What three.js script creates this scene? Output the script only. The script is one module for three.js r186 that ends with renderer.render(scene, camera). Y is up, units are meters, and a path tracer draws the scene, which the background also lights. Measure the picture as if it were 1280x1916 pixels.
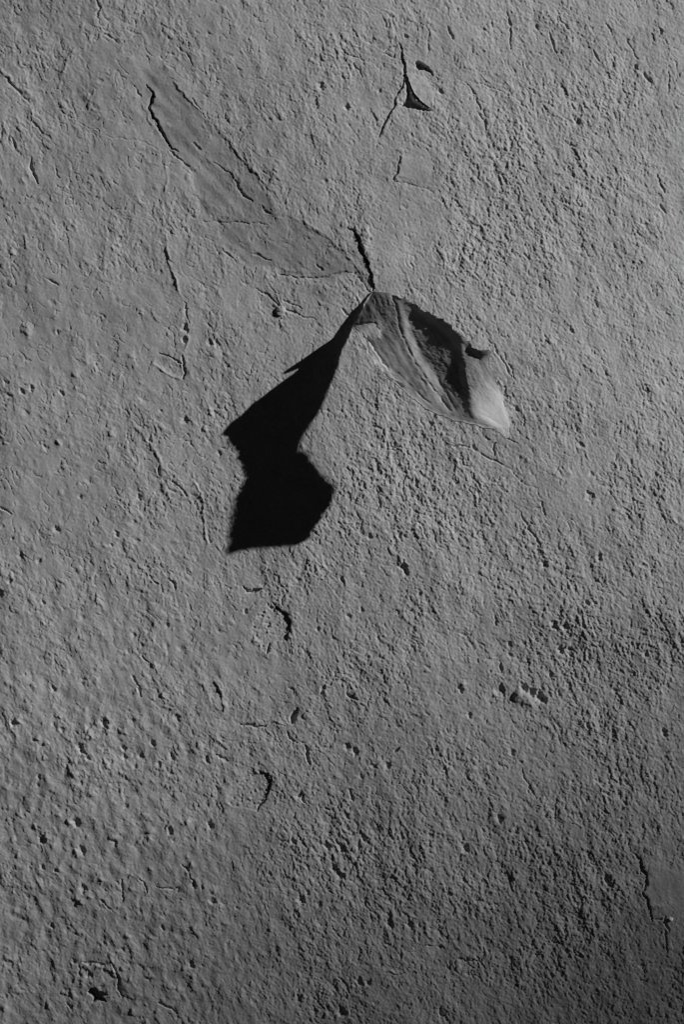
import * as THREE from 'three';

// ---------------------------------------------------------------- camera, sky, sun, exposure
const W = 1280, H = 1916;            // the picture's own measure; one unit of it is a quarter millimetre on the wall
const U = 0.00025;
const DIST = 4800;                   // camera to wall, in those units (1.2 m)
const scene = new THREE.Scene();
const camera = new THREE.PerspectiveCamera(2 * Math.atan(H / 2 / DIST) * 180 / Math.PI, W / H, 0.02, 200);
camera.position.set(0, 0, DIST * U);
camera.lookAt(0, 0, 0);

const ELEV = 22 * Math.PI / 180, TURN = 27 * Math.PI / 180;   // how steeply the sun rakes the wall, and which way
const K = 1 / Math.tan(ELEV);
const DX = -Math.cos(TURN), DY = Math.sin(TURN);              // the way shadows fall (y downwards)
const NX = Math.sin(TURN), NY = Math.cos(TURN);
const sun = new THREE.DirectionalLight(0xffffff, 3.6);
sun.position.set(-DX * Math.cos(ELEV) * 50, DY * Math.cos(ELEV) * 50, Math.sin(ELEV) * 50);
sun.castShadow = true;
sun.shadow.radius = 1.4;
sun.shadow.mapSize.set(4096, 4096);
Object.assign(sun.shadow.camera, { left: -0.5, right: 0.5, top: 0.5, bottom: -0.5, near: 0.1, far: 60 });
scene.add(sun, sun.target);

{ // a deep clear sky, grey as the black-and-white photograph records it
  const w = 64, h = 32, data = new Float32Array(w * h * 4);
  for (let j = 0; j < h; j++) for (let i = 0; i < w; i++) {
    const el = (j + 0.5) / h - 0.5;
    const v = el > 0 ? 0.006 + 0.008 * Math.exp(-el * 9) : 0.008;
    data.set([v, v, v, 1], (j * w + i) * 4);
  }
  const sky = new THREE.DataTexture(data, w, h, THREE.RGBAFormat, THREE.FloatType);
  sky.mapping = THREE.EquirectangularReflectionMapping;
  sky.magFilter = sky.minFilter = THREE.LinearFilter;
  sky.needsUpdate = true;
  scene.background = sky;
  scene.environment = sky;
}
const renderer = new THREE.WebGLRenderer({ antialias: true });
renderer.toneMapping = THREE.LinearToneMapping;
renderer.toneMappingExposure = 1.0;
renderer.shadowMap.enabled = true;
renderer.shadowMap.type = THREE.PCFSoftShadowMap;

// ---------------------------------------------------------------- noise
let seed = 12345;
const rnd = () => { seed = (seed * 1664525 + 1013904223) >>> 0; return seed / 4294967296; };
const PERM = new Uint8Array(512), GX = new Float32Array(256), GY = new Float32Array(256);
{
  const p = Array.from({ length: 256 }, (_, i) => i);
  for (let i = 255; i > 0; i--) { const j = Math.floor(rnd() * (i + 1)); [p[i], p[j]] = [p[j], p[i]]; }
  for (let i = 0; i < 512; i++) PERM[i] = p[i & 255];
  for (let i = 0; i < 256; i++) { const a = rnd() * 6.2832; GX[i] = Math.cos(a); GY[i] = Math.sin(a); }
}
function noise(x, y) {              // gradient noise, about -1 .. 1
  const xi = Math.floor(x), yi = Math.floor(y), fx = x - xi, fy = y - yi, X = xi & 255, Y = yi & 255;
  const u = fx * fx * fx * (fx * (fx * 6 - 15) + 10), v = fy * fy * fy * (fy * (fy * 6 - 15) + 10);
  const a = PERM[PERM[X] + Y], b = PERM[PERM[X + 1] + Y], c = PERM[PERM[X] + Y + 1], d = PERM[PERM[X + 1] + Y + 1];
  const n0 = GX[a] * fx + GY[a] * fy, n1 = GX[b] * (fx - 1) + GY[b] * fy;
  const n2 = GX[c] * fx + GY[c] * (fy - 1), n3 = GX[d] * (fx - 1) + GY[d] * (fy - 1);
  const m = n0 + u * (n1 - n0), q = n2 + u * (n3 - n2);
  return (m + v * (q - m)) * 1.5;
}
const clamp = (x, a = 0, b = 1) => x < a ? a : x > b ? b : x;
const smooth = (a, b, x) => { const t = clamp((x - a) / (b - a)); return t * t * (3 - 2 * t); };
const lerp = (a, b, t) => a + (b - a) * t;
function hash2(i, j, k) { return PERM[(PERM[(PERM[i & 255] + j) & 255] + k) & 255] / 255; }
function pits(x, y, cell, share, key) {          // scattered round hollows: 0 outside, 1 at the deepest
  const ci = Math.floor(x / cell), cj = Math.floor(y / cell); let m = 0;
  for (let a = -1; a <= 1; a++) for (let b = -1; b <= 1; b++) {
    const i = ci + a, j = cj + b;
    if (hash2(i, j, key) > share) continue;
    const px = (i + hash2(i, j, key + 1)) * cell, py = (j + hash2(i, j, key + 2)) * cell;
    const r = cell * (0.16 + 0.3 * hash2(i, j, key + 3)), e = 0.75 + 0.6 * hash2(i, j, key + 4);
    const dx = (x - px) / e, dy = (y - py) * e, q = (dx * dx + dy * dy) / (r * r);
    if (q < 1) m = Math.max(m, (1 - q) * (1 - q) * (0.4 + 0.6 * hash2(i, j, key + 5)) * (r / cell) * 2.6);
  }
  return m;
}

// ---------------------------------------------------------------- the wall's relief: what has a place of its own
// roughness of the coat: soft patches [x, y, rx, ry, amount] added to a base
const ROUGH = [
  [930, 330, 90, 140, .6], [880, 480, 90, 60, .45], [1100, 400, 140, 90, .4], [1000, 90, 130, 80, .4], [1150, 170, 120, 90, .3], [700, 860, 90, 150, .5], [840, 900, 140, 110, .45],
  [930, 1000, 140, 110, .3], [1180, 1250, 140, 160, .55], [960, 1220, 130, 120, .3], [640, 1600, 190, 160, .6], [880, 1720, 240, 170, .45], [230, 1420, 130, 110, .55], [1080, 1560, 160, 220, .35],
  [1070, 1070, 80, 60, .5], [1200, 900, 60, 200, .4], [440, 980, 60, 60, .1], [300, 1090, 70, 70, .3], [350, 1340, 60, 60, .3], [560, 960, 60, 80, .3], [170, 1830, 60, 60, .5], [1230, 480, 60, 120, .3],
  [100, 650, 260, 330, -.3], [330, 220, 60, 90, -.5], [520, 460, 120, 50, -.3], [750, 470, 60, 80, -.45], [780, 320, 40, 40, -.5], [1070, 930, 70, 70, -.45], [1250, 1680, 50, 50, -.7], [1240, 1820, 60, 120, -.5],
  [500, 260, 160, 160, -.1], [470, 700, 120, 70, -.2], [860, 1330, 120, 50, -.2], [150, 140, 130, 120, -.15], [460, 1250, 90, 60, -.2], [1000, 1390, 120, 50, -.15], [1150, 60, 60, 50, -.3],
];
function roughExact(x, y) {
  let r = 0.46 + 0.14 * smooth(450, 1000, x) + 0.12 * smooth(1100, 1700, y) + 0.34 * noise(x / 170 + 7, y / 170) + 0.34 * noise(x / 62, y / 74 + 31) + 0.3 * noise(x / 30 + 9, y / 44 + 3);
  for (const [cx, cy, rx, ry, a] of ROUGH) {
    const dx = (x - cx) / rx, dy = (y - cy) / ry, q = dx * dx + dy * dy;
    if (q < 4) r += a * (a > 0 ? 0.62 + 0.3 * (1 - smooth(700, 1200, cy)) : 0.8) * Math.exp(-q * 1.2);
  }
  return clamp(r * (1 - 0.25 * smooth(1150, 1600, y)), 0.05, 1.2);
}
const RG = { x0: -1040, y0: -1040, step: 8, nx: 422, ny: 502 };
RG.v = new Float32Array(RG.nx * RG.ny);
for (let j = 0; j < RG.ny; j++) for (let i = 0; i < RG.nx; i++) RG.v[j * RG.nx + i] = roughExact(RG.x0 + i * RG.step, RG.y0 + j * RG.step);
function roughAt(x, y) {
  const u = clamp((x - RG.x0) / RG.step, 0, RG.nx - 1.01), v = clamp((y - RG.y0) / RG.step, 0, RG.ny - 1.01), i = u | 0, j = v | 0, a = j * RG.nx + i;
  return lerp(lerp(RG.v[a], RG.v[a + 1], u - i), lerp(RG.v[a + RG.nx], RG.v[a + RG.nx + 1], u - i), v - j);
}
// smooth areas by outline
const SMEAR = [[262, 132], [300, 128], [345, 182], [400, 240], [440, 288], [482, 330], [520, 395], [600, 432], [650, 476], [694, 540], [668, 514], [610, 524], [560, 520], [520, 506], [445, 492], [405, 430], [382, 404], [352, 318], [318, 282], [288, 240], [277, 190]];
const SCAR_A = [[482, 1150], [512, 1130], [532, 1146], [543, 1162], [537, 1198], [508, 1206], [496, 1219], [474, 1208], [468, 1178]];
const SCAR_B = [[458, 1452], [486, 1446], [501, 1448], [508, 1466], [498, 1490], [480, 1519], [432, 1511], [421, 1500], [440, 1472]];
const SLAB = [[1199, 1606], [1240, 1618], [1300, 1642], [1300, 1716], [1262, 1716], [1228, 1728], [1217, 1694], [1208, 1670], [1213, 1640]];
const HOLE = [[759, 140], [766, 162], [773, 182], [788, 192], [806, 204], [784, 202], [768, 198], [750, 195], [760, 184], [762, 166]];
const HOLE_B = [[778, 113], [786, 110], [793, 115], [802, 121], [809, 128], [812, 138], [804, 131], [795, 127], [785, 127], [779, 121]];
const HOLE_C = [[155, 1868], [163, 1861], [171, 1859], [178, 1867], [188, 1869], [196, 1874], [184, 1877], [194, 1887], [176, 1885], [165, 1890], [168, 1878]];
const TRI = [[288, 668], [315, 669], [340, 684], [343, 709], [318, 703], [300, 690], [287, 681]];
const LAYER = [[756, 286], [790, 298], [812, 320], [818, 346], [790, 347], [752, 341], [746, 326]];
function polyDist(P, x, y) {          // signed distance to an outline, positive inside
  let d = 1e9, inside = false;
  for (let i = 0, j = P.length - 1; i < P.length; j = i++) {
    const ax = P[j][0], ay = P[j][1], bx = P[i][0], by = P[i][1];
    if ((ay > y) !== (by > y) && x < (bx - ax) * (y - ay) / (by - ay) + ax) inside = !inside;
    const ex = bx - ax, ey = by - ay, t = clamp(((x - ax) * ex + (y - ay) * ey) / (ex * ex + ey * ey));
    const qx = x - ax - ex * t, qy = y - ay - ey * t; d = Math.min(d, qx * qx + qy * qy);
  }
  return Math.sqrt(d) * (inside ? 1 : -1);
}
// lines: [kind, size, reach, points]
// lip:    the coat to the right of the line (walking along it) stands proud by `size` and settles over `reach`
// crack:  a groove `size` deep and `reach` wide;  ridge: a rib `size` high and `reach` wide
const LINES = [
  ['crack', 6, 5, [275, 158, 282, 170, 287, 182, 281, 192, 279, 204, 290, 224, 300, 245, 311, 262, 322, 276, 334, 285]], ['lip', 3.6, 40, [275, 158, 282, 170, 287, 182, 281, 192, 279, 204, 290, 224, 300, 245, 311, 262, 322, 276, 334, 285]],
  ['crack', 5, 5, [318, 280, 326, 290, 338, 298, 351, 309]], ['crack', 2, 4, [250, 158, 256, 170, 263, 180]],
  ['lip', 1.2, 30, [262, 190, 268, 205, 276, 222, 284, 240]],
  ['crack', 7, 5, [750, 76, 754, 100, 756, 122, 757, 140, 757, 152, 752, 162]], ['lip', 3.2, 26, [750, 76, 754, 100, 756, 122, 757, 140, 757, 152, 752, 162, 746, 172, 741, 180, 738, 192, 735, 204, 728, 218, 718, 236, 709, 252]],
  ['crack', 5, 4, [752, 160, 746, 172, 741, 181, 738, 192, 734, 205, 726, 220, 716, 238, 709, 252]],
  ['crack', 2.4, 3, [745, 78, 735, 83, 725, 90, 718, 98]], ['crack', 2.2, 3, [717, 98, 728, 101, 738, 104, 737, 96]],
  ['crack', 1.6, 3, [795, 36, 806, 56, 802, 76, 799, 102]], ['crack', 5, 6, [842, 43, 845, 54, 849, 66]],
  ['crack', 4, 4, [661, 116, 666, 126, 672, 130, 676, 140]], ['crack', 2, 4, [640, 92, 650, 100, 668, 104]],
  ['crack', 3.5, 5, [752, 284, 750, 295, 747, 308, 744, 322, 737, 330, 741, 339]], ['lip', 3.2, 26, [752, 284, 750, 295, 747, 308, 744, 322, 737, 330, 741, 339]], ['crack', 1.4, 3, [741, 339, 765, 342, 786, 346, 800, 350, 812, 360]],
  ['lip', 1.2, 20, [751, 343, 751, 362, 749, 380, 750, 398]],
  ['lip', 1.6, 26, [690, 196, 700, 212, 712, 226]],
  ['crack', 8, 7.5, [650, 424, 664, 431, 671, 446, 674, 462, 681, 478, 688, 490]], ['crack', 7, 4.2, [681, 478, 688, 491, 692, 506, 696, 521, 698, 536, 700, 549]],
  ['lip', 5.2, 22, [654, 426, 664, 432, 670, 446, 673, 462, 681, 479, 688, 491, 692, 506, 696, 521, 698, 536, 700, 549]],
  ['crack', 2, 3, [664, 512, 672, 520, 682, 532, 692, 546]], ['crack', 1.6, 3, [392, 302, 410, 309, 428, 322, 440, 336]],
  ['crack', 4.2, 5, [440, 335, 443, 351, 455, 363, 472, 379]], ['crack', 2.5, 6, [490, 384, 496, 396, 505, 398]],
  ['crack', 1.8, 4, [380, 413, 400, 413, 430, 416, 460, 416, 496, 418]], ['crack', 2, 4, [414, 464, 427, 477, 441, 490]],
  ['crack', 2.6, 4, [474, 474, 488, 480, 497, 485, 507, 486]], ['crack', 2.6, 4, [524, 514, 545, 517, 562, 517, 585, 521, 602, 520, 626, 513, 650, 508, 666, 511]],
  ['ridge', 1.2, 6, [520, 508, 530, 503, 560, 508, 600, 512]], ['crack', 3.4, 6, [593, 495, 599, 500, 606, 504]],
  ['crack', 2.4, 4, [478, 538, 498, 550, 512, 562, 528, 574, 548, 584, 570, 592, 590, 598]], ['crack', 2, 4, [528, 560, 545, 570, 566, 577]], ['crack', 1.5, 3, [495, 535, 508, 540, 522, 550]],
  ['crack', 3.2, 4, [642, 577, 648, 585, 655, 592]], ['crack', 3, 6, [360, 266, 366, 272, 374, 279]],
  ['ridge', 1.5, 4, [308, 290, 311, 315, 313, 340, 308, 362]], ['ridge', 1.7, 4, [300, 398, 309, 425, 311, 448, 310, 468, 315, 490, 322, 512, 330, 530, 336, 548, 341, 560]],
  ['lip', 1.8, 24, [310, 452, 312, 476, 320, 506, 327, 524, 333, 546]], ['crack', 2, 4, [344, 566, 348, 580, 347, 596, 353, 604]],
  ['ridge', 1.8, 4, [352, 608, 351, 630, 348, 648, 341, 664]], ['crack', 7, 6, [341, 667, 344, 680, 345, 694, 343, 709]], ['crack', 3, 4, [298, 662, 313, 666, 325, 675, 339, 680]],
  ['ridge', 1.3, 4, [287, 666, 287, 681, 302, 692, 322, 705, 342, 710]], ['crack', 5.5, 7, [57, 300, 58, 316, 63, 328, 70, 343]], ['ridge', 1.4, 6, [50, 306, 50, 326, 58, 342]],
  ['crack', 3, 5, [22, 258, 24, 268, 27, 278]], ['crack', 2, 4, [100, 312, 104, 322, 112, 334]], ['lip', 2, 30, [42, 436, 45, 450, 46, 466]], ['crack', 2.6, 5, [84, 519, 95, 527, 107, 532]],
  ['ridge', 1.8, 6, [0, 128, 12, 142, 22, 154]], ['crack', 2.2, 6, [8, 145, 24, 160, 40, 178, 54, 192]], ['ridge', 1.7, 5, [152, 84, 140, 92, 128, 108, 119, 128, 113, 150, 106, 168, 94, 186]],
  ['ridge', 1.2, 5, [165, 62, 168, 72, 154, 86]], ['crack', 0.9, 4, [104, 202, 124, 214, 145, 226, 165, 240, 184, 250, 210, 258, 245, 260, 270, 266, 294, 278]], ['ridge', 1.2, 5, [142, 222, 160, 236, 182, 248, 206, 258]],
  ['crack', 2.4, 5, [180, 0, 187, 14, 182, 34]], ['crack', 2.4, 4, [196, 62, 210, 72, 220, 82]], ['crack', 1.6, 3, [330, 84, 345, 100, 364, 128]], ['crack', 2.2, 5, [62, 228, 72, 240, 80, 250]],
  ['lip', 1.5, 16, [318, 148, 345, 178, 372, 206, 388, 216]], ['lip', 1.1, 14, [388, 216, 420, 258, 452, 298, 486, 332, 512, 366, 528, 398]], ['lip', 1.2, 14, [570, 416, 606, 436, 640, 466, 664, 496, 688, 532]], ['crack', 3, 3, [358, 184, 370, 198, 376, 206]], ['ridge', 1.2, 4, [392, 214, 420, 250, 450, 292, 480, 322, 500, 350]], ['ridge', 1.3, 4, [560, 408, 590, 428, 620, 450, 650, 480, 668, 500]],
  ['ridge', 1.8, 5, [232, 800, 252, 797, 258, 806, 270, 818, 282, 828, 292, 846, 300, 866, 312, 886, 326, 900]], ['crack', 2.6, 6, [276, 822, 284, 828]], ['crack', 4, 5, [298, 872, 296, 882, 300, 888]],
  ['lip', 1.3, 24, [352, 896, 364, 908, 374, 924, 380, 944, 378, 966, 382, 990, 387, 1012]], ['ridge', 1.6, 5, [352, 886, 364, 904, 376, 926, 380, 946, 379, 970, 384, 994, 388, 1014, 386, 1036]], ['crack', 3, 5, [388, 1000, 392, 1014]],
  ['crack', 2.5, 5, [322, 900, 338, 912, 350, 928]], ['crack', 2.4, 4, [278, 1076, 286, 1088, 294, 1094]], ['crack', 4.5, 6, [318, 1084, 323, 1092, 326, 1104]], ['crack', 1.6, 3, [302, 1092, 303, 1112]],
  ['crack', 6, 7, [455, 1098, 462, 1106, 469, 1109, 476, 1105, 487, 1103]], ['ridge', 1.5, 5, [478, 1104, 490, 1106, 495, 1122]],
  ['crack', 4.5, 4.2, [511, 1129, 524, 1142, 535, 1151, 542, 1163, 541, 1176, 536, 1190]], ['crack', 4, 4, [536, 1190, 535, 1202]], ['crack', 4.5, 6, [505, 1206, 501, 1212, 498, 1220]],
  ['crack', 4, 4, [500, 1447, 507, 1462, 502, 1480, 499, 1492, 490, 1506, 479, 1520]], ['crack', 1.8, 3, [462, 1450, 480, 1446, 498, 1450]], 
  ['crack', 3.6, 5, [446, 1357, 466, 1358, 480, 1361, 496, 1360]], ['crack', 1.8, 3, [496, 1358, 512, 1354, 530, 1358, 540, 1362]], ['ridge', 1.3, 7, [466, 1352, 500, 1350, 530, 1354]],
  ['crack', 4, 6, [536, 1370, 543, 1382, 550, 1388]], ['crack', 2, 3, [550, 1386, 560, 1391, 570, 1390]], ['crack', 5, 7, [570, 1394, 574, 1412, 579, 1432]], ['crack', 9, 14, [556, 1326, 549, 1338, 545, 1352]], ['crack', 3, 8, [608, 1282, 602, 1298]],
  ['lip', 2.2, 40, [396, 1268, 406, 1282, 413, 1296, 415, 1316, 420, 1340]], ['ridge', 1.2, 5, [396, 1266, 412, 1292, 416, 1318, 420, 1342]], ['crack', 3, 7, [404, 1414, 414, 1420, 424, 1424]],
  ['ridge', 6, 20, [962, 1296, 985, 1310, 1008, 1324]],
  ['crack', 4, 5, [938, 1242, 942, 1258]], ['crack', 4, 6, [926, 1154, 928, 1170]],
  ['ridge', 2, 6, [752, 1050, 764, 1060]], ['crack', 2.2, 4, [977, 1438, 982, 1458, 994, 1476, 1006, 1496]],
  ['crack', 2.6, 4, [848, 836, 868, 834, 884, 838]], ['crack', 2.6, 5, [884, 836, 896, 846, 908, 852, 925, 860, 940, 868]], ['crack', 1, 4, [940, 868, 962, 884, 976, 900, 990, 910, 1006, 914, 1010, 930]], ['crack', 4.5, 4, [926, 830, 922, 842, 926, 850]],
  ['crack', 2, 4, [945, 816, 955, 822, 972, 828]], ['crack', 3, 5, [972, 958, 982, 972, 990, 988, 1004, 1006, 1014, 1024]], ['crack', 3, 5, [1014, 938, 1018, 956, 1024, 970]], ['ridge', 1, 5, [716, 892, 750, 884, 780, 872, 810, 862]],
  ['crack', 2, 4, [706, 910, 709, 930, 708, 956]], ['crack', 2.4, 4, [735, 966, 748, 974]], ['crack', 3, 4, [782, 976, 790, 990, 800, 1006]], ['crack', 3, 4, [942, 658, 950, 672, 958, 690, 964, 712]], ['crack', 2.2, 4, [920, 640, 932, 660, 944, 680, 958, 706]],
  ['lip', 2.2, 60, [1190, 1598, 1201, 1608, 1204, 1624, 1212, 1640, 1214, 1658, 1208, 1670, 1215, 1690, 1222, 1708, 1225, 1730]], ['crack', 3, 5, [1190, 1600, 1201, 1610, 1204, 1626, 1212, 1642, 1213, 1658, 1208, 1672, 1215, 1692, 1221, 1710, 1225, 1730]],
  ['crack', 5, 5, [1249, 1718, 1251, 1734, 1256, 1748]], ['crack', 2.2, 4, [1251, 1748, 1250, 1772, 1254, 1790]], ['ridge', 1.4, 8, [1218, 1698, 1240, 1700, 1262, 1694]], ['crack', 1.5, 3, [1226, 1726, 1244, 1725]],
  ['ridge', 2.2, 7, [144, 1816, 160, 1818, 178, 1818, 200, 1824, 214, 1830]], ['crack', 3, 6, [148, 1812, 166, 1812, 188, 1814]], ['crack', 4, 7, [202, 1810, 210, 1822, 216, 1836, 214, 1858, 222, 1878]], ['ridge', 2.4, 8, [122, 1838, 127, 1864, 134, 1900]], ['crack', 4, 8, [118, 1888, 126, 1902]],
  ['crack', 4, 6, [143, 1818, 142, 1836]], ['crack', 2, 4, [225, 1648, 226, 1674, 224, 1694]], ['crack', 2.6, 5, [186, 1688, 196, 1704, 206, 1712]], ['crack', 3, 5, [258, 1650, 268, 1660, 272, 1676]],
  ['crack', 2, 4, [255, 1286, 262, 1290]], ['crack', 3.4, 5, [258, 1286, 260, 1306]], ['crack', 2, 3, [246, 1266, 252, 1274, 262, 1288]], ['crack', 3.6, 5, [262, 1228, 270, 1234, 276, 1240]], ['crack', 2, 4, [246, 1186, 252, 1190, 248, 1200]],
  ['crack', 3, 5, [952, 14, 956, 34, 960, 58, 958, 80]], ['crack', 2.6, 4, [1032, 48, 1038, 66, 1046, 90]], ['crack', 3, 4, [1052, 20, 1062, 36, 1070, 44]], ['crack', 3.4, 5, [1118, 84, 1124, 96, 1132, 106]], ['crack', 2.4, 4, [1146, 80, 1152, 92, 1158, 104]], ['crack', 2.6, 5, [1140, 32, 1150, 42, 1154, 54]], ['crack', 5, 6, [1246, 40, 1250, 50]], ['crack', 3, 4, [1230, 48, 1236, 62]],
  ['crack', 6, 8, [1196, 110, 1202, 118]], ['crack', 6, 7, [1216, 124, 1222, 134, 1228, 142]], ['crack', 2.6, 4, [1180, 60, 1192, 80, 1202, 96]], ['crack', 1.1, 3, [882, 148, 905, 151, 930, 160, 955, 172, 975, 183, 990, 195]], ['crack', 1.1, 3, [984, 140, 990, 165, 998, 185, 1000, 206]],
  ['crack', 3, 5, [1238, 318, 1243, 336, 1250, 352]], ['crack', 4.5, 6, [1244, 376, 1254, 390]], ['crack', 2.6, 5, [1198, 424, 1206, 438]], ['crack', 4, 6, [984, 472, 990, 482]], ['crack', 4, 7, [760, 60, 763, 66]], ['crack', 3, 4, [872, 148, 880, 156, 890, 172, 900, 200]],
  ['crack', 2.6, 4, [884, 160, 888, 184]], ['crack', 2.5, 5, [896, 205, 908, 222, 912, 240]], ['crack', 2, 4, [1060, 372, 1070, 378]], ['crack', 2.4, 3, [1262, 110, 1264, 130, 1260, 160]],
  ['crack', 2.4, 4, [855, 1806, 866, 1802, 880, 1806, 895, 1804]], ['crack', 2.2, 4, [795, 1776, 815, 1778, 832, 1782]], ['crack', 2, 3, [835, 1664, 840, 1680, 844, 1700]], ['crack', 2.4, 4, [895, 1798, 902, 1808, 912, 1822]], ['crack', 2, 3, [722, 1830, 745, 1832, 775, 1818]], ['crack', 5, 7, [826, 1896, 830, 1912]], ['crack', 2.4, 4, [622, 1740, 630, 1756, 640, 1764]],
  ['crack', 2.6, 5, [632, 1838, 646, 1850, 652, 1870]], ['crack', 3.4, 6, [586, 1896, 592, 1916]], ['crack', 4, 7, [562, 1484, 568, 1504]], ['crack', 4, 7, [654, 1480, 660, 1502]], ['crack', 4, 8, [650, 1300, 668, 1310]], ['crack', 5, 8, [740, 1408, 748, 1402]],
  ['crack', 3, 6, [0, 948, 12, 956, 22, 962]], ['crack', 2.6, 5, [340, 1620, 352, 1640, 362, 1660]], ['crack', 2.4, 4, [290, 1664, 310, 1668, 328, 1666]], ['crack', 4, 7, [292, 1890, 306, 1896, 320, 1904]],
];
const DOTS = [ // [x, y, radius, height (below 0: a hollow)]
  [345, 614, 9, -7], [344, 636, 7, -6], [372, 592, 0, 0], [208, 812, 11, 5], [50, 618, 12, 3.5], [108, 621, 5, -4], [58, 726, 6, -5], [41, 733, 6, -5], [115, 736, 6, -4], [140, 700, 8, 3], [142, 726, 5, 2.5], [224, 705, 7, 3], [110, 828, 6, 4], [120, 756, 5, -2], [392, 642, 7, -4], [405, 642, 7, -4],
  [393, 772, 7, 3.5], [384, 803, 6, 3], [377, 806, 4, -3], [345, 785, 8, -5], [410, 848, 5, -4], [106, 992, 8, -6], [218, 998, 6, -5], [208, 1020, 4, -4], [195, 1022, 5, 3], [22, 1008, 5, -4], [38, 1036, 6, -4], [72, 1050, 6, -4], [18, 1088, 6, -5], [0, 1110, 8, -6], [170, 1080, 6, 3], [80, 1128, 5, -4], [312, 1170, 6, -5], [182, 1120, 6, 3], [260, 930, 6, -4], [150, 930, 5, -3],
  [686, 436, 13, 6], [684, 456, 12, 4], [982, 1288, 10, -13], [997, 1297, 9, -12], [1011, 1306, 10, -12], [1020, 1311, 7, -9], [974, 1302, 18, 2.6], [996, 1316, 17, 2.6], [1039, 1171, 9, -9], [1060, 1175, 9, -9], [1050, 1216, 8, -8], [1068, 1218, 9, -8], [938, 1292, 11, -9], [928, 1293, 6, -6], [755, 1060, 11, -10], [760, 1072, 7, -7], [752, 1048, 10, 4], [601, 160, 8, -7], [648, 199, 7, -6], [710, 166, 5, -4], [826, 168, 7, -5], [728, 545, 0, 0], [524, 498, 0, 0], [459, 1144, 6, -5], [500, 1132, 4, -3], [476, 1198, 7, 3.5], [492, 1092, 0, 0], [692, 1004, 6, -5], [785, 1112, 6, -5], [748, 1002, 6, -5], [745, 990, 5, -3.5], [640, 1084, 6, -5], [676, 1142, 6, -4], [652, 1152, 7, -5], [594, 1176, 5, -4],
  [1107, 930, 12, -6], [1112, 934, 6, 3.5], [1124, 1042, 9, -7], [1020, 1056, 7, -6], [888, 838, 7, -6], [1108, 886, 6, -4], [1100, 1130, 6, -5], [1114, 1130, 6, -5], [1060, 1112, 4, -3], [954, 1206, 6, -5], [1032, 1262, 7, -5], [1048, 1300, 5, -4], [955, 1226, 6, -3.5], [1245, 1370, 9, -6], [1210, 1224, 7, -5], [1188, 1262, 5, -4], [960, 1410, 6, -5], [868, 1282, 8, 4], [862, 1292, 8, -6], [880, 1340, 7, -5],
  [195, 1353, 9, -8], [200, 1362, 11, 4], [150, 1402, 11, -8], [166, 1374, 14, 5], [25, 1353, 9, -7], [34, 1346, 9, 4], [166, 1360, 7, -5], [305, 1303, 7, 4], [99, 1290, 6, -4], [330, 1344, 8, -5], [284, 1392, 7, -6], [232, 1418, 7, -5], [140, 1540, 9, -7], [76, 1574, 8, -6], [84, 1566, 10, 4], [316, 1556, 8, -7], [320, 1416, 7, -5], [296, 1430, 6, -5], [392, 1548, 8, -6], [150, 1594, 9, -7], [140, 1598, 8, 4], [212, 1578, 7, -5], [70, 1454, 6, -5], [115, 1366, 6, -4], [385, 1420, 7, -6], [164, 1420, 6, -6], [230, 1400, 6, -5],
  [76, 1626, 6, -5], [101, 1632, 6, -5], [152, 1668, 9, -6], [92, 1740, 6, -5], [186, 1650, 8, 4], [354, 1814, 8, -6], [376, 1666, 5, -4], [360, 1660, 8, -5], [396, 1692, 8, -6], [300, 1742, 5, -4], [132, 1808, 6, -5], [160, 1832, 7, -5], [560, 1490, 6, -5], [648, 1528, 7, -5], [726, 1434, 7, -5], [650, 1398, 8, -6], [664, 1408, 9, -7], [575, 1676, 5, -4], [562, 1688, 10, -7], [625, 1628, 8, -6], [636, 1642, 10, -7], [612, 1586, 9, -7], [680, 1572, 7, -6], [640, 1592, 9, -6], [548, 1578, 8, -6], [872, 1590, 9, -7], [936, 1534, 9, -7], [730, 1734, 10, -7], [768, 1736, 8, -6], [1138, 1648, 8, -7], [1142, 1658, 6, -5], [672, 1846, 9, -6], [558, 1878, 9, -5], [560, 1876, 5, 3], [640, 1906, 10, -6], [690, 1850, 6, -5],
];
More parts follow.
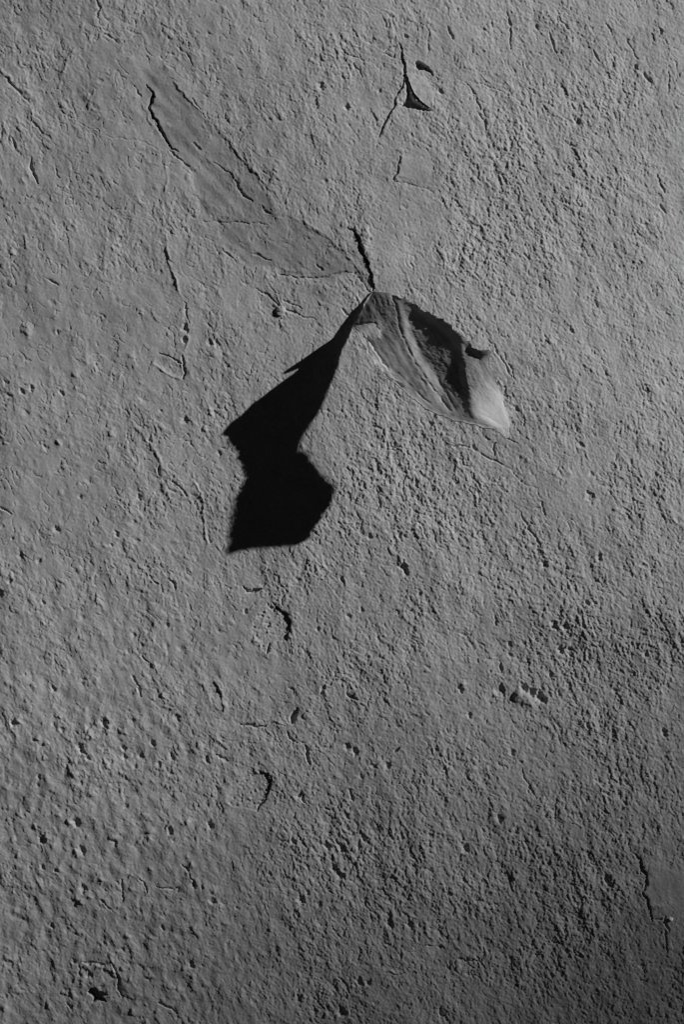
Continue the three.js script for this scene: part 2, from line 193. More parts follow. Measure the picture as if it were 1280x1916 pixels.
// store per-line bounding boxes
const LN = LINES.map(([kind, size, reach, c]) => {
  const P = []; for (let i = 0; i < c.length; i += 2) P.push([c[i], c[i + 1]]);
  const m = (kind === 'lip' ? reach * 2.6 : reach * 2) + 10;
  let len = 0; const acc = [0]; for (let i = 1; i < P.length; i++) acc.push(len += Math.hypot(P[i][0] - P[i - 1][0], P[i][1] - P[i - 1][1]));
  return { kind, size, reach, P, acc, len, x0: Math.min(...P.map((p) => p[0])) - m, x1: Math.max(...P.map((p) => p[0])) + m, y0: Math.min(...P.map((p) => p[1])) - m, y1: Math.max(...P.map((p) => p[1])) + m };
});
function lineHeight(L, x, y) {
  const wx = x + 3.2 * noise(x / 17 + 3, y / 17) + 1.6 * noise(x / 6.5, y / 6.5 + 9), wy = y + 3.2 * noise(x / 17 + 40, y / 17) + 1.6 * noise(x / 6.5 + 70, y / 6.5);
  let best = 1e9, side = 1, at = 0, end = 0;
  const P = L.P;
  for (let i = 1; i < P.length; i++) {
    const ax = P[i - 1][0], ay = P[i - 1][1], ex = P[i][0] - ax, ey = P[i][1] - ay, l2 = ex * ex + ey * ey;
    const t0 = ((wx - ax) * ex + (wy - ay) * ey) / l2, t = clamp(t0), qx = wx - ax - ex * t, qy = wy - ay - ey * t, d = qx * qx + qy * qy;
    if (d < best) { best = d; side = ex * qy - ey * qx < 0 ? 1 : -1; at = L.acc[i - 1] + t * Math.sqrt(l2); end = (i === 1 && t0 < 0) || (i === P.length - 1 && t0 > 1) ? 1 : 0; }
  }
  const d = Math.sqrt(best), f = Math.min(at, L.len - at) / Math.max(L.len, 1);
  const vary = 0.8 + 0.35 * noise(at / 14 + L.P[0][0], L.P[0][1] * 0.37);
  if (L.kind === 'crack') {
    const w = L.reach * 0.5 * (0.55 + 0.45 * smooth(0, 0.22, f)) * vary;
    return d > w * 2 ? 0 : -L.size * (L.size > 7 ? 1 : 0.3 + 0.7 * smooth(-0.75, -0.1, noise(at / 13 + L.P[0][1], L.P[0][0] * 0.53))) * (1 - smooth(w * 0.5, w * 1.2, d));
  }
  if (L.kind === 'ridge') { const w = L.reach * 0.55; return L.size * (0.45 + 0.55 * smooth(-0.7, 0.1, noise(at / 19 + L.P[0][1], 5.5))) * vary * Math.exp(-(d / w) * (d / w)) * smooth(0, 0.15, f); }
  const taper = smooth(0, 0.16, f);
  const s = d * side;
  if (end) return 0;
  return s < -1.2 ? 0 : L.size * vary * taper * smooth(-1.2, 0.8, s) * Math.exp(-Math.max(s, 0) / L.reach * 1.6);
}

// the broad swell of the old plaster
function swell(x, y) {
  const q = (x - 640) * 0.892 - (y - 900) * 0.452, yy = Math.max(0, y - 950), xx = 0;
  let z = q > 980 ? -96 - 0.196 * (q - 980) : q > 0 ? -0.0001 * q * q : 0;                       // falls away towards the light at the upper right
  z -= 0.00004 * yy * yy;                                     // and draws in towards the foot
  const p = x * NX + y * NY, u = x * 0.892 - y * 0.452 - 150, v = Math.max(-1000, Math.min(u, 900));
  z += smooth(1380, 1950, p) * (v > -800 ? 0.06 * v + 0.00002 * v * v : -35.2 + 0.028 * (v + 800));
  z -= 13 * smooth(1110, 1240, y - 0.06 * (x - 900) - 10 * noise(x / 90, 3)) * smooth(720, 1050, x);   // a shallow break in the plaster
  return z + 6 * noise(x / 420 + 3.3, y / 420 + 1.7) + 3 * noise(x / 190 + 13.3, y / 190 + 5.7) + 1.1 * noise(x / 85 + 23.3, y / 85);
}
const fbmA = (x, y) => noise(x, y) + 0.5 * noise(x * 2.03 + 11, y * 2.03 + 5) + 0.25 * noise(x * 4.1 + 3, y * 4.1 + 17);
function relief(x, y, fine) {
  let z = swell(x, y);
  const r = roughAt(x, y), low = smooth(1000, 1500, y), left = 1 - smooth(250, 620, x);
  // a little stretched along the trowel's way
  const up = 1 - smooth(900, 1500, y), a = x * 0.34 + y, b = x - y * 0.34;
  const wx = b + 4 * noise(x / 24, y / 24 + 50) + 1.6 * noise(x / 8, y / 8 + 20), wy = a * 0.58 + 4 * noise(x / 24 + 90, y / 24) + 1.6 * noise(x / 8 + 33, y / 8);
  z += (0.6 + 0.6 * r) * 1.3 * noise(wx / 34, wy / 34);
  // crust: small plates with broken edges
  const p1 = fbmA(wx / 23 + 5, wy / 23), p2 = fbmA(wx / 9.6 + 55, wy / 9.6 + 8), p3 = fbmA(wx / 5.4 + 1, wy / 5.4 + 80), lb = left * smooth(1000, 1300, y), crust = r * (1 - 0.2 * lb);
  z += crust * 1.0 * smooth(-0.07, 0.07, p1 + 0.12) + crust * 0.9 * smooth(-0.11, 0.11, p2) * (0.4 + r * 0.6) + crust * 0.56 * smooth(-0.2, 0.16, p3);
  { const m = smooth(0.0, 0.25, noise(x / 34 + 71, y / 40 + 2)); if (m > 0) { const c = Math.abs(noise(wx / 17 + 19, wy / 15 + 27)); z -= m * 1.2 * (1 - 0.4 * lb) * (1 - smooth(0.02, 0.07, c)); } }
  // lumps, softer and bigger low on the wall
  z += lb * 1.25 * noise(x / 25 + 8, y / 31 + 3) + (0.22 + 0.42 * low + 0.28 * left + 0.2 * lb) * 1.0 * noise(wx / 15.5 + 4, wy / 14 + 61);
  z += (0.14 + 0.14 * r + 0.16 * low) * (1 - 0.3 * left) * noise(wx / 8.2 + 44, wy / 7.5 + 6);
  if (fine) { const soft = 1 - 0.5 * left; z += soft * ((0.3 + 0.34 * r) * noise(b / 4.8 + 14, a / 6 + 96) + (0.24 + 0.2 * r) * noise(x / 3.1 + 5, y / 3.1)); }
  // pores and grains
  const qx = x + 3 * noise(x / 7, y / 7 + 12) + 2.4 * noise(x / 13, y / 13), qy = (y + 3 * noise(x / 7 + 66, y / 7) - x * 0.25 * up) * 0.86;
  z -= 2.7 * pits(qx, qy, 17, 0.07 + 0.22 * low * clamp(r) + 0.1 * clamp(r - 0.3), 3) * (0.5 + 0.5 * r);
  z -= 1.8 * pits(qx + 1000, qy, 9.5, 0.12 + 0.28 * low * r, 11) * (0.4 + 0.6 * r);
  z -= 1.5 * pits(qx * 1.1 + 300, qy + 700, 6.5, 0.1 + 0.22 * r, 57) * (0.4 + 0.6 * r);
  z += 1.5 * pits(qx + 400, qy + 900, 21, 0.2 + 0.14 * left + 0.14 * low, 23) * (1 + 0.6 * lb);
  return [z, r];
}

// ---------------------------------------------------------------- the wall: one fine sheet, cut into its coat, the smear of filler and the chipped places
function ticks(lo, hi, step, far) {   // even inside the picture, widening beyond it
  const t = []; for (let v = lo; v <= hi; v += step) t.push(v);
  let s = step, v = t[t.length - 1]; while (v < far[1]) { s = Math.min(s * 1.09, 120); v += s; t.push(v); }
  s = step; v = t[0]; const before = []; while (v > far[0]) { s = Math.min(s * 1.09, 120); v -= s; before.unshift(v); }
  return before.concat(t);
}
const STEP = 1.45;
const xs = ticks(-14, W + 14, STEP, [-2600, W + 2600]), ys = ticks(-14, H + 14, STEP, [-2600, H + 2600]);
const nx = xs.length, ny = ys.length, Z = new Float32Array(nx * ny), TONE = new Float32Array(nx * ny), PART = new Uint8Array(nx * ny);
for (let j = 0; j < ny; j++) for (let i = 0; i < nx; i++) {
  const x = xs[i], y = ys[j], inside = x > -40 && x < W + 40 && y > -40 && y < H + 40, at = j * nx + i;
  if (!inside) {
    const far = Math.max(-x, x - W, -y, y - H, 0), cx = clamp(x, -2000, W + 2000), cy = clamp(y, -2000, H + 2000);
    Z[at] = swell(cx, cy) + (far < 900 ? (relief(x, y, false)[0] - swell(x, y)) * (1 - smooth(500, 900, far)) : 0);
    TONE[at] = 1; continue;
  }
  let [z, r] = relief(x, y, true), tone = 1, part = 0;
  const base = swell(x, y);
  if (x > 230 && x < 720 && y > 110 && y < 570) {
    const d = polyDist(SMEAR, x + 7 * noise(x / 24, y / 24) + 3 * noise(x / 7, y / 7), y + 7 * noise(x / 24 + 9, y / 24) + 3 * noise(x / 7 + 3, y / 7));
    const m = smooth(-3, 6, d) * (1 - 0.35 * smooth(-0.1, 0.35, noise(x / 52 + 3, y / 52)) * smooth(26, 4, d));
    if (m > 0) { z = lerp(z, base + (z - base) * (0.5 + 0.5 * smooth(-0.1, 0.5, noise(x / 33, y / 33 + 7))) - 0.8 + 0.9 * noise((x * .7 + y * .7) / 60, (x * .7 - y * .7) / 14), m); tone = lerp(1, 0.73 + 0.1 * noise(x / 46, y / 46) + 0.06 * noise(x / 11, y / 11), m); if (d > 0) part = 1; }
  }
  for (const [P, depth, k] of [[SCAR_A, 2.9, 2], [SCAR_B, 2.8, 3]]) {
    if (Math.abs(x - P[0][0] - 20) > 90 || Math.abs(y - P[0][1] - 30) > 90) continue;
    const d = polyDist(P, x + 2.5 * noise(x / 9, y / 9), y + 2.5 * noise(x / 9 + 9, y / 9)), m = smooth(-1.2, 2.2, d);
    if (m > 0) { const tilt = clamp(0.62 - 0.5 * ((x - P[0][0] - (k === 2 ? 25 : 10)) * DX + (y - P[0][1] - 35) * DY) / 38, 0.08, 1.2); z = lerp(z, base - depth * tilt + 0.5 * (z - base) + 2.6 * pits(x, y, 10, 0.75, 40) * -1 + 2.2 * pits(x + 60, y + 60, 11, 0.7, 50) + 0.7 * noise(x / 5, y / 5), m); if (d > 0) part = k; }
  }
  for (const [P, depth] of [[HOLE, 32], [HOLE_B, 24], [HOLE_C, 24]]) {
    if (Math.abs(x - P[0][0] - 15) > 70 || Math.abs(y - P[0][1] - 15) > 80) continue;
    const d = polyDist(P, x + 1.6 * noise(x / 5, y / 5), y + 1.6 * noise(x / 5 + 9, y / 5)); z -= depth * smooth(-0.6, 2.6, d);
  }
  for (const [P, up, k] of [[SLAB, 0.7, 4], [TRI, -1.2, 0], [LAYER, 0.5, 0]]) {
    if (x < P[0][0] - 80 || x > P[0][0] + 130 || Math.abs(y - P[0][1]) > 150) continue;
    const d = polyDist(P, x + 2 * noise(x / 11, y / 11), y + 2 * noise(x / 11 + 9, y / 11)), m = smooth(-2, 9, d);
    if (m > 0) { z = lerp(z, base + (z - base) * (up < 0 ? 0.9 : 0.55) + up, m); if (k && d > 0) part = k; }
  }
  for (const L of LN) if (x > L.x0 && x < L.x1 && y > L.y0 && y < L.y1) z += lineHeight(L, x, y);
  for (const [cx, cy, R, h] of DOTS) {
    if (!h || Math.abs(x - cx) > R * 2.2 || Math.abs(y - cy) > R * 2.2) continue;
    const k = R * 0.45, dx = (x - cx) * 1.12 + k * noise(x / 8, y / 8) + k * 0.5 * noise(x / 4, y / 4), dy = (y - cy - (x - cx) * 0.3) * 0.86 + k * noise(x / 8 + 5, y / 8), q = (dx * dx + dy * dy) / (R * R);
    z += 0.75 * h * (h < 0 ? (q < 1 ? (1 - q) * (1 - q * 0.4) : 0) : Math.exp(-q * 1.6));
  }
  // the skin that bulges beside the split above the flake
  { const dx = (x - 722) / 46, dy = (y - 490) / 74, q = dx * dx + dy * dy; if (q < 5) z += 5 * Math.exp(-q); }
  tone *= 1 + 0.09 * noise(x / 130, y / 130 + 9) + 0.08 * noise(x / 38, y / 38 + 4) + 0.05 * noise(x / 14, y / 18) + 0.06 * noise(x / 6, y / 6) + 0.15 * noise(x / 3.6, y / 3.6);
  { const q = ((x - 602) / 36) ** 2 + ((y - 545) / 16) ** 2; if (q < 6) tone *= 1 - 0.3 * Math.exp(-q) * (0.7 + 0.5 * noise(x / 7, y / 7)); }
  Z[at] = z; TONE[at] = tone; PART[at] = part;
}
const NRM = new Float32Array(nx * ny * 3);
for (let j = 0; j < ny; j++) for (let i = 0; i < nx; i++) {
  const i0 = Math.max(i - 1, 0), i1 = Math.min(i + 1, nx - 1), j0 = Math.max(j - 1, 0), j1 = Math.min(j + 1, ny - 1);
  const gx = (Z[j * nx + i1] - Z[j * nx + i0]) / (xs[i1] - xs[i0]), gy = (Z[j1 * nx + i] - Z[j0 * nx + i]) / (ys[j1] - ys[j0]);
  const l = 1 / Math.hypot(gx, gy, 1); NRM.set([-gx * l, gy * l, l], (j * nx + i) * 3);
}
function wallZ(x, y) {                // height of the sheet nearest to a place in the picture
  const i = clamp(Math.round((x + 14) / STEP) + xs.indexOf(-14), 0, nx - 1), j = clamp(Math.round((y + 14) / STEP) + ys.indexOf(-14), 0, ny - 1);
  return Z[j * nx + i];
}
function cut(k) {                     // the faces that belong to part k
  const map = new Int32Array(nx * ny).fill(-1), idx = [], pos = [], nor = [], col = [];
  const v = (a) => {
    if (map[a] < 0) {
      map[a] = pos.length / 3; const i = a % nx, j = (a / nx) | 0;
      pos.push((xs[i] - W / 2) * U, (H / 2 - ys[j]) * U, Z[a] * U); nor.push(NRM[a * 3], NRM[a * 3 + 1], NRM[a * 3 + 2]); col.push(TONE[a], TONE[a], TONE[a]);
    }
    return map[a];
  };
  for (let j = 0; j < ny - 1; j++) for (let i = 0; i < nx - 1; i++) {
    const a = j * nx + i; if (PART[a] !== k) continue;
    const b = a + 1, c = a + nx, d = c + 1;
    idx.push(v(a), v(c), v(b), v(b), v(c), v(d));
  }
  const g = new THREE.BufferGeometry();
  g.setAttribute('position', new THREE.Float32BufferAttribute(pos, 3)); g.setAttribute('normal', new THREE.Float32BufferAttribute(nor, 3)); g.setAttribute('color', new THREE.Float32BufferAttribute(col, 3));
  g.setIndex(idx.length > 0 ? new THREE.BufferAttribute(new Uint32Array(idx), 1) : null); return g;
}
const grey = (v, rough = 0.95) => new THREE.MeshStandardMaterial({ color: new THREE.Color().setRGB(v, v, v), roughness: rough, metalness: 0, vertexColors: true });
const PLASTER = grey(0.42);
function mesh(name, geometry, material, parent, label) {
  const m = new THREE.Mesh(geometry, material); m.name = name; m.castShadow = m.receiveShadow = true; parent.add(m); if (label) m.userData.label = label; return m;
}
function tag(o, label, category, group) { o.userData.label = label; o.userData.category = category; if (group) o.userData.group = group; return o; }
const wall = new THREE.Group(); wall.name = 'plaster_wall'; scene.add(wall);
tag(wall, 'rough grey plaster wall raked by low sunlight, cracked and pitted all over', 'wall');
mesh('plaster_coat', cut(0), PLASTER, wall);
mesh('filler_smear', cut(1), PLASTER, wall, 'smooth darker smear of filler slanting down towards the big flake');
mesh('chipped_scar', cut(2), PLASTER, wall, 'round chipped scar with a grainy floor, below the shadow of the flake');
mesh('chipped_scar_001', cut(3), PLASTER, wall, 'lower round chipped scar with a grainy floor');
mesh('smooth_slab', cut(4), PLASTER, wall, 'smooth raised slab of coat at the lower right edge');

// ---------------------------------------------------------------- the curled flake
// rows run along the sun's way; each has the place of its rim, its lower edge, where its shadow starts, and how it turns to the sun from rim to edge
const SP = (x, y) => [x * DX + y * DY, x * NX + y * NY];
function curve(c) { const o = []; for (let i = 0; i < c.length; i += 2) o.push(SP(c[i], c[i + 1])); return o; }
const RIM = curve([699, 546, 720, 547, 745, 553, 762, 562, 800, 583, 840, 605, 866, 630, 882, 645, 897, 655, 911, 662, 914, 672, 926, 705, 938, 733, 949, 764, 956, 790, 952, 823]);
const EDGE = curve([697, 549, 680, 578, 662, 609, 679, 638, 690, 662, 715, 696, 740, 716, 770, 742, 800, 765, 835, 780, 870, 790, 900, 797, 930, 803, 951, 824]);
function along(C, p) {
  if (p <= C[0][1]) return C[0][0];
  for (let i = 1; i < C.length; i++) if (p <= C[i][1]) return lerp(C[i - 1][0], C[i][0], (p - C[i - 1][1]) / (C[i][1] - C[i - 1][1]));
  return C[C.length - 1][0];
}
function table(rows, p) {
  if (p <= rows[0][0]) return rows[0].slice(1);
  for (let i = 1; i < rows.length; i++) if (p <= rows[i][0]) { const t = (p - rows[i - 1][0]) / (rows[i][0] - rows[i - 1][0]); return rows[i].slice(1).map((v, k) => lerp(rows[i - 1][k + 1], v, t)); }
  return rows[rows.length - 1].slice(1);
}
const START = [[802, -378], [845, -306], [864, -274], [882, -245], [919, -199], [972, -142], [1008, -110], [1044, -115], [1075, -125], [1100, -135], [1132, -99], [1164, -42]];
const TILT = [ // p, six borders, seven turns
  [802, .02, .06, .1, .22, .80, .97, .6, .2, .3, .4, .2, .2, .3],
  [845, .02, .06, .1, .18, .74, .88, .6, .1, .4, .8, .22, .15, .4],
  [856, .02, .08, .17, .25, .60, .94, .6, -.4, .4, 1.3, .3, 1.0, 1.3],
  [868, .02, .10, .24, .32, .62, .95, .6, -.6, .4, 1.6, .38, .9, 1.4],
  [882, .02, .12, .3, .37, .70, .96, .6, -.8, .4, 2.2, .48, .6, 1.2],
  [906, .02, .12, .42, .50, .78, .965, .6, -.85, .36, 2.3, .55, .5, 1.3],
  [930, .02, .12, .48, .56, .84, .97, .7, -.8, .28, 2.2, .58, .55, 1.3],
  [955, .03, .12, .54, .62, .88, .975, .9, -.6, .25, 2., .62, .65, 1.2],
  [972, .11, .18, .56, .66, .9, .98, 1., -.3, .25, 1.8, .62, .65, 1.1],
  [1008, .30, .38, .63, .74, .93, .985, .8, -.8, .3, 1.3, .7, .65, 1.],
  [1044, .38, .46, .74, .86, .96, .98, 1.15, -.9, .38, .9, .7, .7, .9],
  [1075, .54, .63, .86, .93, .97, .98, 2.1, -.7, .4, .8, .8, .8, 1.],
  [1100, .68, .80, .95, .97, .98, .99, 3, -.1, .3, .6, .8, .8, .8],
  [1132, .8, .9, .95, .97, .98, .99, 3, .8, .6, .6, 1, 1, 1],
  [1164, .8, .9, .95, .97, .98, .99, 2, .8, .6, .6, 1, 1, 1],
];
const CREASES = [[2.6, [688, 630, 700, 652, 716, 676, 735, 702, 752, 724]], [2.2, [757, 632, 766, 655, 779, 680, 800, 712, 825, 745, 842, 768]], [1.6, [786, 704, 793, 716, 799, 728]], [3, [734, 553, 744, 580, 747, 608, 754, 632]], [1.5, [745, 698, 770, 724, 806, 757]], [1.4, [700, 556, 712, 590]], [1.3, [820, 712, 838, 740, 852, 768]], [1.8, [668, 614, 684, 634, 690, 652]]];
const LIT_PATCHES = [[[664, 610], [700, 605], [713, 617], [710, 633], [694, 637], [676, 626]], [[684, 638], [692, 642], [714, 671], [737, 700], [752, 716], [741, 714], [720, 700], [700, 678]]];  // sunlit patches of the skin, their brightness put into the colour
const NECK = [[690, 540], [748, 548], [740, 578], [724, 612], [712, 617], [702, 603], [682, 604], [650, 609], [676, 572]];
// where the far side of each row's shadow ends: the edge is turned up towards the viewer by as much as that takes
const FAR = [[802, -378], [845, -228], [853, -200], [857, -152], [862, -158], [865, -182], [868, -176], [882, -84], [896, -24], [906, -2], [912, -10], [948, -13], [972, -8], [1000, -8], [1028, 27], [1055, 42], [1090, 58], [1101, 60], [1104, 74], [1117, 74], [1121, 46], [1136, 15], [1150, -12], [1164, -42]];
const NU = 190, NV = 130, P0 = 803, P1 = 1162;
const FH = [], FS = [], FP = [];
{
  const S0 = SP(W / 2, H / 2)[0];
  for (let i = 0; i <= NU; i++) {
    const p = lerp(P0, P1, i / NU), a = along(RIM, p), b = along(EDGE, p), T = table(TILT, p), w = Math.max(b - a, 1), row = [], srow = [];
    const soft = [lerp(3, 13, smooth(1015, 1060, p)), 3, 4, 3, 4, 3], wob = (2.6 * noise(p / 7, 33) + 2 * noise(p / 3.3, 37)) / w;
    let sigma = table(START, p)[0];
    for (let j = 0; j <= NV; j++) {
      const v = j / NV, s = lerp(a, b, v);
      let turn = T[6]; for (let k = 0; k < 6; k++) turn = lerp(turn, T[7 + k], smooth(T[k] + (k < 2 ? wob : 0) - soft[k] / w, T[k] + (k < 2 ? wob : 0) + soft[k] / w, v));
      if (j) sigma += turn * w / NV;
      let h = (sigma - s) / K; for (let n = 0; n < 3; n++) h = (sigma - (S0 + (s - S0) * (1 - h / DIST))) / K;
      row.push(h); srow.push(s);
    }
    FH.push(row); FS.push(srow); FP.push(p);
  }
  for (let pass = 0; pass < 3; pass++) {       // ease the rows into each other
    const C = FH.map((r) => r.slice());
    for (let i = 1; i < NU; i++) for (let j = 0; j <= NV; j++) FH[i][j] = 0.25 * C[i - 1][j] + 0.5 * C[i][j] + 0.25 * C[i + 1][j];
  }
}
function place(x, y, h) { const f = (1 - h / DIST) * U; return [(x - W / 2) * f, (H / 2 - y) * f, h * U]; }
function shell(grid, cols, thick, toneAt) {     // a sheet with a back and closed edges from a grid of [x, y, z] in metres
  const n = grid.length, m = grid[0].length, g = new THREE.BufferGeometry(), pos = [], col = [], idx = [], nrm = [];
  for (let i = 0; i < n; i++) for (let j = 0; j < m; j++) {
    const a = grid[Math.max(i - 1, 0)][j], b = grid[Math.min(i + 1, n - 1)][j], c = grid[i][Math.max(j - 1, 0)], d = grid[i][Math.min(j + 1, m - 1)];
    const u = new THREE.Vector3(b[0] - a[0], b[1] - a[1], b[2] - a[2]), v = new THREE.Vector3(d[0] - c[0], d[1] - c[1], d[2] - c[2]);
    const q = u.cross(v); if (q.lengthSq() < 1e-20) q.set(0, 0, 1); nrm.push(q.normalize());
  }
  if (nrm[(n >> 1) * m + (m >> 1)].z < 0) for (const q of nrm) if (q.x || q.y || q.z !== 1) q.negate();
  for (let side = 0; side < 2; side++) for (let i = 0; i < n; i++) for (let j = 0; j < m; j++) {
    const q = nrm[i * m + j], t = side ? thick * U * (j > cols ? lerp(1, 0.3, (j - cols) / (m - 1 - cols)) : 1) : 0, e = grid[i][j], tone = toneAt(i, j, side);
    pos.push(e[0] - q.x * t, e[1] - q.y * t, e[2] - q.z * t); col.push(tone, tone, tone);
  }
  const N = n * m;
  const quad = (a, b, c, d) => idx.push(a, b, c, b, d, c);
  for (let i = 0; i < n - 1; i++) for (let j = 0; j < m - 1; j++) {
    const a = i * m + j, b = a + 1, c = a + m, d = c + 1;
    quad(a, c, b, d); quad(a + N, b + N, c + N, d + N);
  }
  for (let i = 0; i < n - 1; i++) for (const j of [0, m - 1]) { const a = i * m + j, c = a + m; quad(a, c, a + N, c + N); }
  for (let j = 0; j < m - 1; j++) for (const i of [0, n - 1]) { const a = i * m + j, b = a + 1; quad(a, b, a + N, b + N); }
  g.setAttribute('position', new THREE.Float32BufferAttribute(pos, 3)); g.setAttribute('color', new THREE.Float32BufferAttribute(col, 3));
  g.setIndex(idx); g.computeVertexNormals(); return g;
}
const flakeMat = grey(0.42); flakeMat.side = THREE.DoubleSide;
const flake = new THREE.Group(); flake.name = 'paint_flake'; scene.add(flake);
tag(flake, 'large curled flake of plaster skin standing out from the wall, casting the long black shadow', 'flake');
{
  const grid = [], FOLD = 7, tones = [], kind = [];
  for (let i = 0; i <= NU; i++) {
    const row = [], p = FP[i], far = table(FAR, p)[0] + 5 * noise(p / 11, 44) + 4 * noise(p / 4.5, 47);
    let peak = -1e9, s = 0, h = 0;
    for (let j = 0; j <= NV; j++) {
      const v = j / NV; s = FS[i][j]; h = FH[i][j]; peak = Math.max(peak, s + K * h);
      const rim = 1 - smooth(0, 0.08, v), low = smooth(0.9, 1, v), off = i < 8 ? i / 8 : 1;
      s += off * (rim * (6 * smooth(990, 1000, p) * (1 - smooth(1006, 1014, p)) * -1.4 + 4.5 * noise(p / 15, 3) + 3 * noise(p / 6, 9) + 2 * noise(p / 2.6, 12)) + low * (5 * noise(p / 22, 21) * smooth(975, 930, p) + 3.4 * noise(p / 13, 23) + 2.4 * noise(p / 4.5, 29)));
      const x0 = s * DX + p * NX, y0 = s * DY + p * NY, l = x0 * 0.86 - y0 * 0.5, m = x0 * 0.5 + y0 * 0.86;
      const rough = 0.4 + 0.5 * smooth(.1, .22, v) * (1 - smooth(.55, .66, v)), lip = 0.25 + 0.75 * smooth(1000, 880, p);
      h += off * (rough * (0.3 * noise(x0 / 8, y0 / 8) + 0.5 * noise(x0 / 4.2, y0 / 4.2 + 5) + 0.34 * noise(x0 / 2.6, y0 / 2.6)) + 0.7 * noise(l / 13 + 0.8 * noise(x0 / 30, y0 / 30), m / 60) + 0.3 * noise(l / 5, m / 26 + 7) + 0.35 * noise(x0 / 12 + 5, y0 / 12));
      h += off * 9 * Math.exp(-(p - 1000) * (p - 1000) / (p < 1000 ? 900 : 60)) * (1 - smooth(0, lerp(0.07, 0.12, smooth(970, 998, p)), v));          // the rim's last curl
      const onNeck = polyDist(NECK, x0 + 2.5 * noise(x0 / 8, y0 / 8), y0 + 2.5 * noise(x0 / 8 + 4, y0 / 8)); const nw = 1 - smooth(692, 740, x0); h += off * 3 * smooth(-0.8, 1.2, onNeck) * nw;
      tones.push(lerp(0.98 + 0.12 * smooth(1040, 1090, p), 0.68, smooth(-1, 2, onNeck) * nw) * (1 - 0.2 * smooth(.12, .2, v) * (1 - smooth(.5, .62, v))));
      { let m = 0; for (const P of LIT_PATCHES) m = Math.max(m, smooth(-1.5, 1.5, polyDist(P, x0 + 2 * noise(x0 / 6, y0 / 6 + 2), y0 + 2 * noise(x0 / 6 + 8, y0 / 6)))); h += off * 1.5 * m; tones[tones.length - 1] *= (1 + 0.42 * m) * (1 - 0.3 * Math.exp(-((x0 - 729) * (x0 - 729) / 150 + (y0 - 634) * (y0 - 634) / 110))); }
      kind.push(onNeck > 0 && nw > 0.3 ? 1 : 0);
      for (const [depth, c] of CREASES) {
        let d = 1e9; const qx = x0 + 2 * noise(x0 / 9 + 4, y0 / 9) + noise(x0 / 4, y0 / 4), qy = y0;
        for (let k = 2; k < c.length; k += 2) {
          const ex = c[k] - c[k - 2], ey = c[k + 1] - c[k - 1], t = clamp(((qx - c[k - 2]) * ex + (qy - c[k - 1]) * ey) / (ex * ex + ey * ey));
          d = Math.min(d, Math.hypot(qx - c[k - 2] - ex * t, qy - c[k - 1] - ey * t));
        }
        h -= off * depth * (1 - smooth(0.6, 3.4, d)) * (0.55 + 0.6 * noise(y0 / 13, depth));
      }
      row.push(place(x0, y0, h));
    }
    const extra = lerp(-4, Math.max(0.4, Math.min((far - peak) / K, 90)), smooth(842, 856, p));
    for (let j = 1; j <= FOLD; j++) {
      const f = j / FOLD, so = s + (1.8 + 1.0 * noise(p / 8, 71)) * Math.sin(f * 1.4) * smooth(850, 885, p) * (1 - 0.85 * smooth(915, 965, p)) + 0.5 * f;
      tones.push(p < 855 || p > 965 ? 0.4 : 0.6); kind.push(2);  // fold coloured darker to hold down the sun on its face
      row.push(place(so * DX + p * NX, so * DY + p * NY, h + extra * f));
    }
    grid.push(row);
  }
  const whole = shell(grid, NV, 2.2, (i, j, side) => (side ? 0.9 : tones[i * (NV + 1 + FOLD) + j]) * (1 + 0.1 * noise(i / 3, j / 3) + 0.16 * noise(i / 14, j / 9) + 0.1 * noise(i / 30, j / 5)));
  const pick = (k) => {                          // the faces of one part, with the vertices they use
    const I = whole.index.array, N = kind.length, map = new Map(), idx = [], out = new THREE.BufferGeometry();
    for (let t = 0; t < I.length; t += 3) {
      const c = [I[t] % N, I[t + 1] % N, I[t + 2] % N].map((a) => kind[a]);
      if (Math.max(...c) === k) for (let e = 0; e < 3; e++) { if (!map.has(I[t + e])) map.set(I[t + e], map.size); idx.push(map.get(I[t + e])); }
    }
    for (const key of ['position', 'normal', 'color']) {
      const A = whole.attributes[key].array, B = new Float32Array(map.size * 3);
      for (const [from, to] of map) B.set(A.subarray(from * 3, from * 3 + 3), to * 3);
      out.setAttribute(key, new THREE.BufferAttribute(B, 3));
    }
    out.setIndex(idx); return out;
  };
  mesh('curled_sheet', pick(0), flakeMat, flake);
  mesh('neck_skin', pick(1), flakeMat, flake, 'darker layer of skin at the neck where the flake still holds to the wall');
  mesh('turned_edge', pick(2), flakeMat, flake, 'thin lower edge of the flake turned up away from the wall');
}

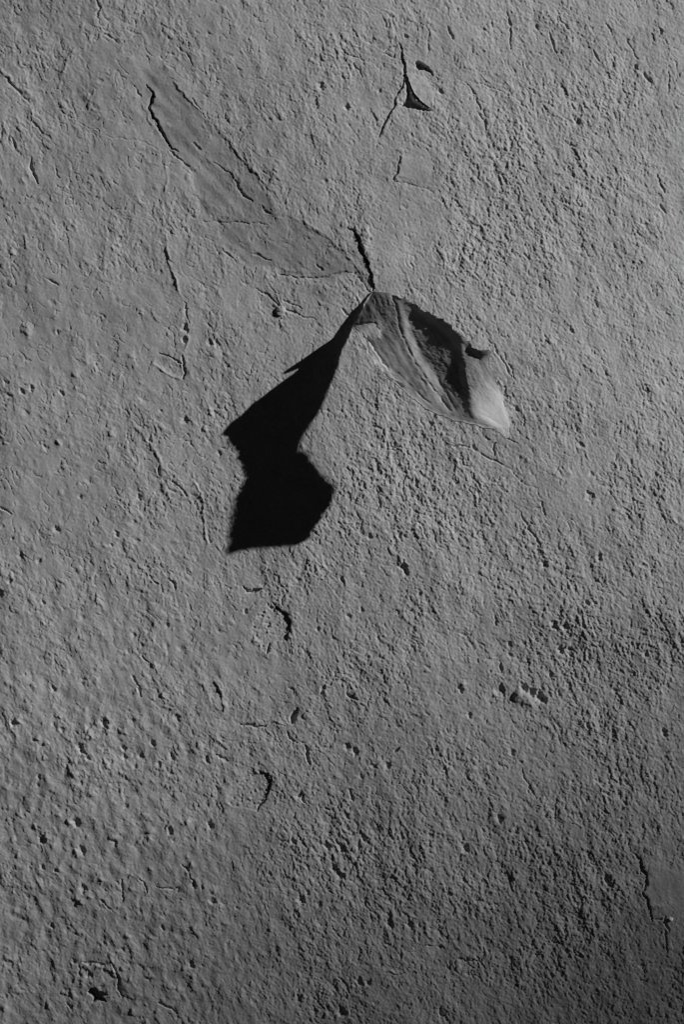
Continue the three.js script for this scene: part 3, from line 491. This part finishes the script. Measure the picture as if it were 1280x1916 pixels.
// ---------------------------------------------------------------- the small lifted chip by the split at the top
{
  const chip = new THREE.Group(); chip.name = 'plaster_chip'; scene.add(chip);
  tag(chip, 'small pointed chip of skin lifting beside the black triangular hole near the top', 'chip');
  const A = [[762, 138], [768, 156], [776, 174], [789, 189], [806, 202]], B = [[770, 136], [792, 140], [806, 152], [815, 168], [812, 198]];
  const at = (C, t) => { const f = t * (C.length - 1), i = Math.min(Math.floor(f), C.length - 2); return [lerp(C[i][0], C[i + 1][0], f - i), lerp(C[i][1], C[i + 1][1], f - i)]; };
  const grid = [];
  for (let i = 0; i <= 44; i++) {
    const row = [], t = i / 44, a = at(A, t), b = at(B, t);
    for (let j = 0; j <= 26; j++) {
      const v = j / 26, x = lerp(a[0], b[0], v) + (j === 0 ? noise(i / 3, 4) : 0), y = lerp(a[1], b[1], v);
      const lift = 1 + 6 * Math.sin(Math.PI * Math.min(1, t * 0.9 + 0.1)) * Math.pow(1 - v, 1.4) + 0.9 * noise(x / 9, y / 9) + 0.4 * noise(x / 4, y / 4);
      row.push(place(x, y, wallZ(b[0], b[1]) * 0.6 + wallZ(lerp(a[0], b[0], 0.6), lerp(a[1], b[1], 0.6)) * 0.4 + lift - 2.2 * smooth(0.7, 1, v)));
    }
    grid.push(row);
  }
  mesh('lifted_skin', shell(grid, 26, 1.6, (i, j) => 1.05 + 0.08 * noise(i / 4, j / 4)), flakeMat, chip);
}
// ---------------------------------------------------------------- grit stuck to the wall
function lump(name, x, y, r, h, tone, label, category) {
  const g = new THREE.IcosahedronGeometry(1, 5), P = g.attributes.position, col = [];
  for (let i = 0; i < P.count; i++) {
    const a = P.getX(i), b = P.getY(i), c = P.getZ(i), f = 1 + 0.22 * noise(a * 1.3 + x, b * 1.3 + c) + 0.08 * noise(a * 4 + y, b * 4 + c * 3);
    P.setXYZ(i, a * f * r * U, b * f * r * U, c * f * h * U); const t = tone * (1 + 0.08 * noise(a * 5, b * 5)); col.push(t, t, t);
  }
  g.setAttribute('color', new THREE.Float32BufferAttribute(col, 3)); g.computeVertexNormals();
  const m = mesh(name, g, flakeMat, scene); m.position.set(...place(x, y, wallZ(x, y) + h * 0.25)); return tag(m, label, category);
}
lump('plaster_lump', 525, 582, 9.5, 4.5, 1.05, 'small round lump of plaster stuck on the wall left above the black shadow', 'lump');
lump('white_grit', 1256, 1720, 4.2, 4, 2, 'tiny white grain of grit under the smooth slab at the lower right edge', 'grit');

// ---------------------------------------------------------------- unseen building, added so its roof edge dims the sun low on the wall
{
  const blocker = new THREE.Group(); blocker.name = 'added_shade_building'; scene.add(blocker);
  tag(blocker, 'flat-roofed building added outside the picture to shade the foot of the wall', 'building');
  const far = 28.4, edge = new THREE.Vector3(0.16, -0.147, 0).add(sun.position.clone().normalize().multiplyScalar(far));
  const turn = Math.atan2(0.965, 0.263), foot = -2.2, tall = edge.y - foot;          // its front runs along (-0.263, 0, 0.965)
  blocker.position.set(edge.x, foot, edge.z); blocker.rotation.y = turn;
  const part = (name, w, h, d, x, y, z, m) => { const o = new THREE.Mesh(new THREE.BoxGeometry(w, h, d), m); o.name = name; o.position.set(x, y, z); o.castShadow = o.receiveShadow = true; blocker.add(o); return o; };
  const stone = new THREE.MeshStandardMaterial({ color: new THREE.Color().setRGB(0.3, 0.3, 0.3), roughness: 0.95 }), pane = new THREE.MeshStandardMaterial({ color: new THREE.Color().setRGB(0.04, 0.04, 0.04), roughness: 0.15 });
  part('wall', 18, tall - 0.5, 9, 0, (tall - 0.5) / 2, 4.7, stone);
  part('parapet', 18.4, 0.5, 9.4, 0, tall - 0.25, 4.7, stone);
  for (let k = 0; k < 3; k++) for (let i = -2; i <= 2; i++) part('window', 1.2, 1.7, 0.1, i * 3.4, 2.6 + k * 3.4, 0.19, pane);
}

renderer.render(scene, camera);
